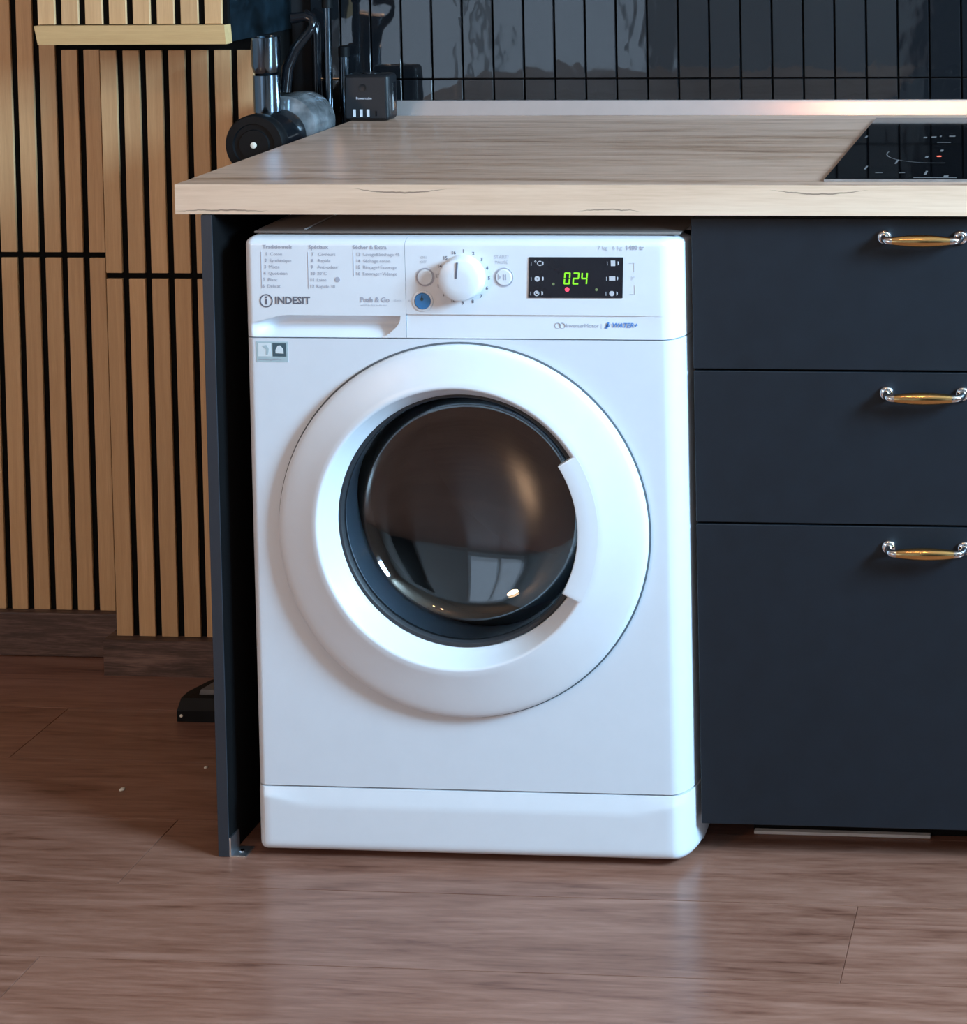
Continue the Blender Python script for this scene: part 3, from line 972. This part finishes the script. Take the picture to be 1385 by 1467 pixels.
# inner dark rim, bowl and drum
join('inner_rim', [lathe_vf([(GX, GZ, 0.1702, 0.0015), (GX, GZ, 0.1660, 0.0020), (GX, GZ, 0.1640, 0.0045), (GX, GZ, 0.1640, 0.012), (GX, GZ, 0.1710, 0.012)], 128)], 'rubber', door, DO, True, 40)
prof = [(0.1650, 0.006), (0.1625, 0.012), (0.1605, 0.020), (0.1575, 0.030), (0.1525, 0.040), (0.1440, 0.0485), (0.1290, 0.0560), (0.1060, 0.0628), (0.0800, 0.0685), (0.0500, 0.0725), (0.0250, 0.0742), (0.0005, 0.0748)]
back = [(max(r - 0.0002, 0.0004) if r < 0.01 else r + 0.0035, y + 0.0045) for r, y in reversed(prof)]
v, f = lathe_vf([(GX, GZ, r, y) for r, y in prof + back], 128)
k = 128
f.append(tuple(range((len(prof) - 1) * k, (len(prof) - 1) * k + k)))
f = [q for q in f if not (len(q) == 4 and min(q) >= (len(prof) - 1) * k and max(q) < (len(prof) + 1) * k)]
f.append(tuple(range(len(prof) * k, len(prof) * k + k)))
L0 = (len(prof) + len(back) - 1) * k
f += [(i, (i + 1) % k, L0 + (i + 1) % k, L0 + i) for i in range(k)]
g = join('glass_bowl', [(v, f)], 'glass', door, DO, True, 60)
join('door_gasket', [lathe_vf([(GX, GZ, 0.1720, 0.014), (GX, GZ, 0.1800, 0.040), (GX, GZ, 0.1730, 0.062), (GX, GZ, 0.1850, 0.095), (GX, GZ, 0.20, 0.11)], 96)], 'gasket', wm, DO, True, 40)
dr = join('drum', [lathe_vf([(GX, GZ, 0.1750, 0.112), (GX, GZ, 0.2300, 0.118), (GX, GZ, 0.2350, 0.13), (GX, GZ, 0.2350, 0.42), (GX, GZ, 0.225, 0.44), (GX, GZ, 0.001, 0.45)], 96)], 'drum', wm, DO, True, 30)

# ================================================================== WALL BOX AND THINGS BY THE WALL
bx = root('wall_cabinet', (-0.28, 0.5, 1.054), 'oak slatted wall cabinet with navy side hanging above the vacuum cleaner', 'cabinet')
box('cabinet_body', -0.4335, -0.1275, 0.4075, 0.612, 1.056, 1.60, 'side_blue', bx)
box('slat_backing', -0.4330, -0.1280, 0.3996, 0.4074, 1.0846, 1.60, 'felt', bx)
sm = slat_mesh(1.60 - 1.0855)
for i in range(8):
    put('slat', sm, None, bx, (-0.4196 + i * 0.0387, 0.4001, 1.0855))
V = [(-0.4345, 0.3865, 1.0842), (-0.1270, 0.3865, 1.0842), (-0.1250, 0.3865, 1.0545), (-0.4290, 0.3865, 1.0545)]
V += [(p[0], 0.4070, p[2]) for p in V]
join('ledge', [(V, [(0, 1, 2, 3), (4, 5, 6, 7), (0, 1, 5, 4), (1, 2, 6, 5), (2, 3, 7, 6), (3, 0, 4, 7)])], 'ledge', bx, (-0.28, 0.39, 1.06))

# stick vacuum cleaner standing between pier and end panel
vc = root('vacuum_cleaner', (-0.08, 0.42, 0), 'black and chrome stick vacuum cleaner standing left of the worktop end', 'vacuum cleaner')
VX, VZ = -0.0690, 0.9020
lathe('motor_housing', [(0, 0, 0.030, 0.0), (0, 0, 0.0400, 0.004), (0, 0, 0.0430, 0.012), (0, 0, 0.0430, 0.070)], 'vac_gloss', vc, (VX, 0.372, VZ), 48)
fc = lathe('filter_cap', [(0, 0, 0.0445, 0.022), (0, 0, 0.0465, 0.019), (0, 0, 0.0465, 0.004), (0, 0, 0.0445, 0.001), (0, 0, 0.0330, 0.0), (0, 0, 0.0320, 0.003), (0, 0, 0.0240, 0.003), (0, 0, 0.0230, 0.0005), (0, 0, 0.0060, 0.0), (0, 0, 0.0005, 0.0)],
           'vac_black', vc, (VX, 0.355, VZ), 56)
lathe('cap_dot', [(0, 0, 0.0050, 0.001), (0, 0, 0.0048, -0.0008), (0, 0, 0.003, -0.0014), (0, 0, 0.0005, -0.0016)], 'dot', fc, (VX, 0.355, VZ), 20)
lathe('dust_bin', [(0, 0, 0.044, 0.0), (0, 0, 0.0500, 0.003), (0, 0, 0.0505, 0.055), (0, 0, 0.0480, 0.080), (0, 0, 0.0380, 0.100), (0, 0, 0.0200, 0.110), (0, 0, 0.0005, 0.113)], 'vac_bin', vc, (-0.0625, 0.442, 0.9150), 48)
lathe('neck_tube', [(0, 0, 0.0200, 0.0), (0, 0, 0.0205, 0.058)], 'vac_chrome', vc, (-0.0775, 0.42, 0.9450), 32, 'Z')
lathe('cyclone_cup', [(0, 0, 0.0150, 0.0), (0, 0, 0.0190, 0.006), (0, 0, 0.0214, 0.016), (0, 0, 0.0218, 0.058), (0, 0, 0.0220, 0.0605), (0, 0, 0.0200, 0.0605), (0, 0, 0.0195, 0.045), (0, 0, 0.0005, 0.044)], 'vac_chrome', vc, (-0.078, 0.42, 1.002), 40, 'Z')
tube('handle', [(-0.062, 0.448, 0.972), (-0.058, 0.450, 1.010), (-0.045, 0.452, 1.040), (-0.024, 0.455, 1.066), (-0.018, 0.458, 1.076), (-0.021, 0.460, 1.086), (-0.032, 0.460, 1.090), (-0.052, 0.455, 1.088)],
     [0.009, 0.009, 0.008, 0.007, 0.007, 0.007, 0.008, 0.009], 'vac_gloss', vc, (-0.04, 0.45, 0.97))
tube('wand', [(-0.120, 0.40, 0.055), (-0.105, 0.405, 0.45), (-0.088, 0.41, 0.86), (-0.080, 0.42, 0.885)], 0.017, 'vac_chrome', vc, (-0.12, 0.40, 0.05))
hp = [(-0.2140, 0.350), (-0.060, 0.350), (-0.055, 0.440), (-0.170, 0.440), (-0.197, 0.412), (-0.2140, 0.372)]
V = [(x, y, 0.0006) for x, y in hp] + [(x, y, 0.018) for x, y in hp] + [(x * 0.94 - 0.008, y * 0.94 + 0.026, 0.036) for x, y in hp]
n = len(hp)
Fc = [tuple(range(n)), tuple(range(2 * n, 3 * n))]
for a_ in range(2):
    for i in range(n):
        j = (i + 1) % n
        Fc.append((a_ * n + i, a_ * n + j, (a_ + 1) * n + j, (a_ + 1) * n + i))
fh = join('floor_head', [(V, Fc)], 'vac_black', vc, (-0.13, 0.39, 0))
gp = [(-0.186, 0.366), (-0.080, 0.366), (-0.075, 0.418), (-0.170, 0.418)]
V = [(x, y, 0.0361) for x, y in gp] + [(x * 0.97 - 0.003, y * 0.98 + 0.008, 0.0440) for x, y in gp]
join('head_cover', [(V, [(0, 1, 2, 3), (4, 5, 6, 7), (0, 1, 5, 4), (1, 2, 6, 5), (2, 3, 7, 6), (3, 0, 4, 7)])], 'vac_grey', fh, (-0.13, 0.39, 0.036))
join('head_stud', [lathe_vf([(-0.207, 0.010, 0.0025, 0.3502), (-0.207, 0.010, 0.0022, 0.3490), (-0.207, 0.010, 0.0005, 0.3486)], 12, 'Y', True, True)], 'dot', fh, (-0.207, 0.35, 0.01), True, 40)

# poles leaning in the corner behind the vacuum
p1 = root('mop_pole', (-0.041, 0.560, 0), 'tall thin chrome pole upright in the corner behind the vacuum cleaner', 'pole', 'poles in the corner')
tube('shaft', [(-0.0440, 0.560, 0.0005), (-0.0410, 0.560, 1.045), (-0.0405, 0.560, 1.30)], 0.0062, 'vac_chrome', p1, (-0.041, 0.56, 0))
tube('collar', [(-0.0411, 0.560, 1.095), (-0.0410, 0.560, 1.125)], 0.0085, 'vac_black', p1, (-0.041, 0.56, 1.1))
p2 = root('broom_pole', (-0.031, 0.597, 0), 'short dark pole with a capped end showing just above the charging cube', 'pole', 'poles in the corner')
tube('shaft', [(-0.0310, 0.597, 0.0005), (-0.0310, 0.597, 1.022)], 0.0085, 'vac_chrome', p2, (-0.031, 0.597, 0))
tube('end_cap', [(-0.0310, 0.597, 1.010), (-0.0310, 0.597, 1.026), (-0.0310, 0.597, 1.0285)], [0.0092, 0.0092, 0.006], 'vac_black', p2, (-0.031, 0.597, 1.01))
p3 = root('hose_pole', (-0.062, 0.590, 0), 'black pole with a bent top between the vacuum handle and the chrome pole', 'pole', 'poles in the corner')
tube('shaft', [(-0.0800, 0.598, 0.0005), (-0.0800, 0.598, 0.60), (-0.0790, 0.598, 1.000), (-0.0785, 0.598, 1.040), (-0.0795, 0.598, 1.062), (-0.0860, 0.598, 1.076), (-0.0980, 0.598, 1.084)], 0.0068, 'vac_gloss', p3, (-0.062, 0.59, 0))

# charging cube
cu = root('charging_cube', (0.028, 0.56, 0.91), 'black charging cube with three white USB ports on the worktop corner', 'charger')
me = box_mesh('body', -0.038, 0.038, -0.0195, 0.0195, 0.0, 0.0765, 0.0075, 4)
put('body', me, 'cube', cu, (0.0295, 0.5595, 0.9103))
f_ = box('face_plate', 0.0295 - 0.033, 0.0295 + 0.033, 0.5393, 0.5402, 0.9155, 0.9815, 'cube_face', cu)
for px in (0.0100, 0.0215, 0.0330):
    box('usb_port', px - 0.0022, px + 0.0022, 0.5386, 0.5394, 0.9180, 0.9298, 'port', f_)
box('usb_slot', 0.0455, 0.0475, 0.5388, 0.5394, 0.9190, 0.9270, 'felt', f_)
join('brand_print', [text_vf([('Powercube', 0.0265, 0.9480, 0.0058, 'CENTER', 0.0001)], 0.5389)], 'text_pale', f_, (0.0265, 0.539, 0.948))
join('power_button', [lathe_vf([(0.0245, 0.9655, 0.0066, 0.5393), (0.0245, 0.9655, 0.0066, 0.5386), (0.0245, 0.9655, 0.0056, 0.5386), (0.0245, 0.9655, 0.0050, 0.5390), (0.0245, 0.9655, 0.0005, 0.5389)], 28)], 'cube', f_, (0.0245, 0.539, 0.9655), True, 40)
join('top_socket', [lathe_vf([(0.0310, 0.562, 0.0150, 0.9868), (0.0310, 0.562, 0.0150, 0.9880), (0.0310, 0.562, 0.0130, 0.9880), (0.0310, 0.562, 0.0120, 0.9868)], 32, 'Z')], 'vac_gloss', cu, (0.031, 0.562, 0.9868), True, 40)
join('side_socket', [([(0.0676, y, z) for y, z in ((0.556, 0.925), (0.570, 0.925), (0.570, 0.972), (0.556, 0.972))] + [(0.0684, y, z) for y, z in ((0.558, 0.928), (0.568, 0.928), (0.568, 0.969), (0.558, 0.969))],
                      [(0, 1, 2, 3), (4, 5, 6, 7), (0, 1, 5, 4), (1, 2, 6, 5), (2, 3, 7, 6), (3, 0, 4, 7)])], 'vac_gloss', cu, (0.068, 0.56, 0.92))

# crumbs on the floor
for cx, cy, s_, lab in ((-0.1886, 0.1532, 0.0042, 'pale crumb lying on the shaded planks left of the end panel'), (-0.0984, 0.219, 0.0028, 'tiny pale crumb on the floor beside the end panel, smaller of two')):
    bm = bmesh.new()
    bmesh.ops.create_icosphere(bm, subdivisions=2, radius=s_)
    for vv in bm.verts:
        vv.co *= 0.8 + 0.35 * random.random()
        vv.co.z = max(vv.co.z * 0.55, -s_ * 0.3)
    me = bpy.data.meshes.new('crumb')
    bm.to_mesh(me)
    bm.free()
    tag(put('crumb', me, 'crumb', None, (cx, cy, s_ * 0.3)), lab, 'crumb', 'crumbs on the floor')

# lamp over the worktop, out of the picture
lp = root('ceiling_lamp', (0.64, -1.10, ZC), 'two-bulb ceiling lamp above the washing machine', 'lamp')
box('bar', 0.46, 0.82, -1.12, -1.08, 2.46, 2.499, 'vac_black', lp)
for bxx in (0.52, 0.755):
    tube('stem', [(bxx, -1.10, 2.46), (bxx, -1.10, 2.215)], 0.006, 'vac_black', lp, (bxx, -1.10, 2.215))
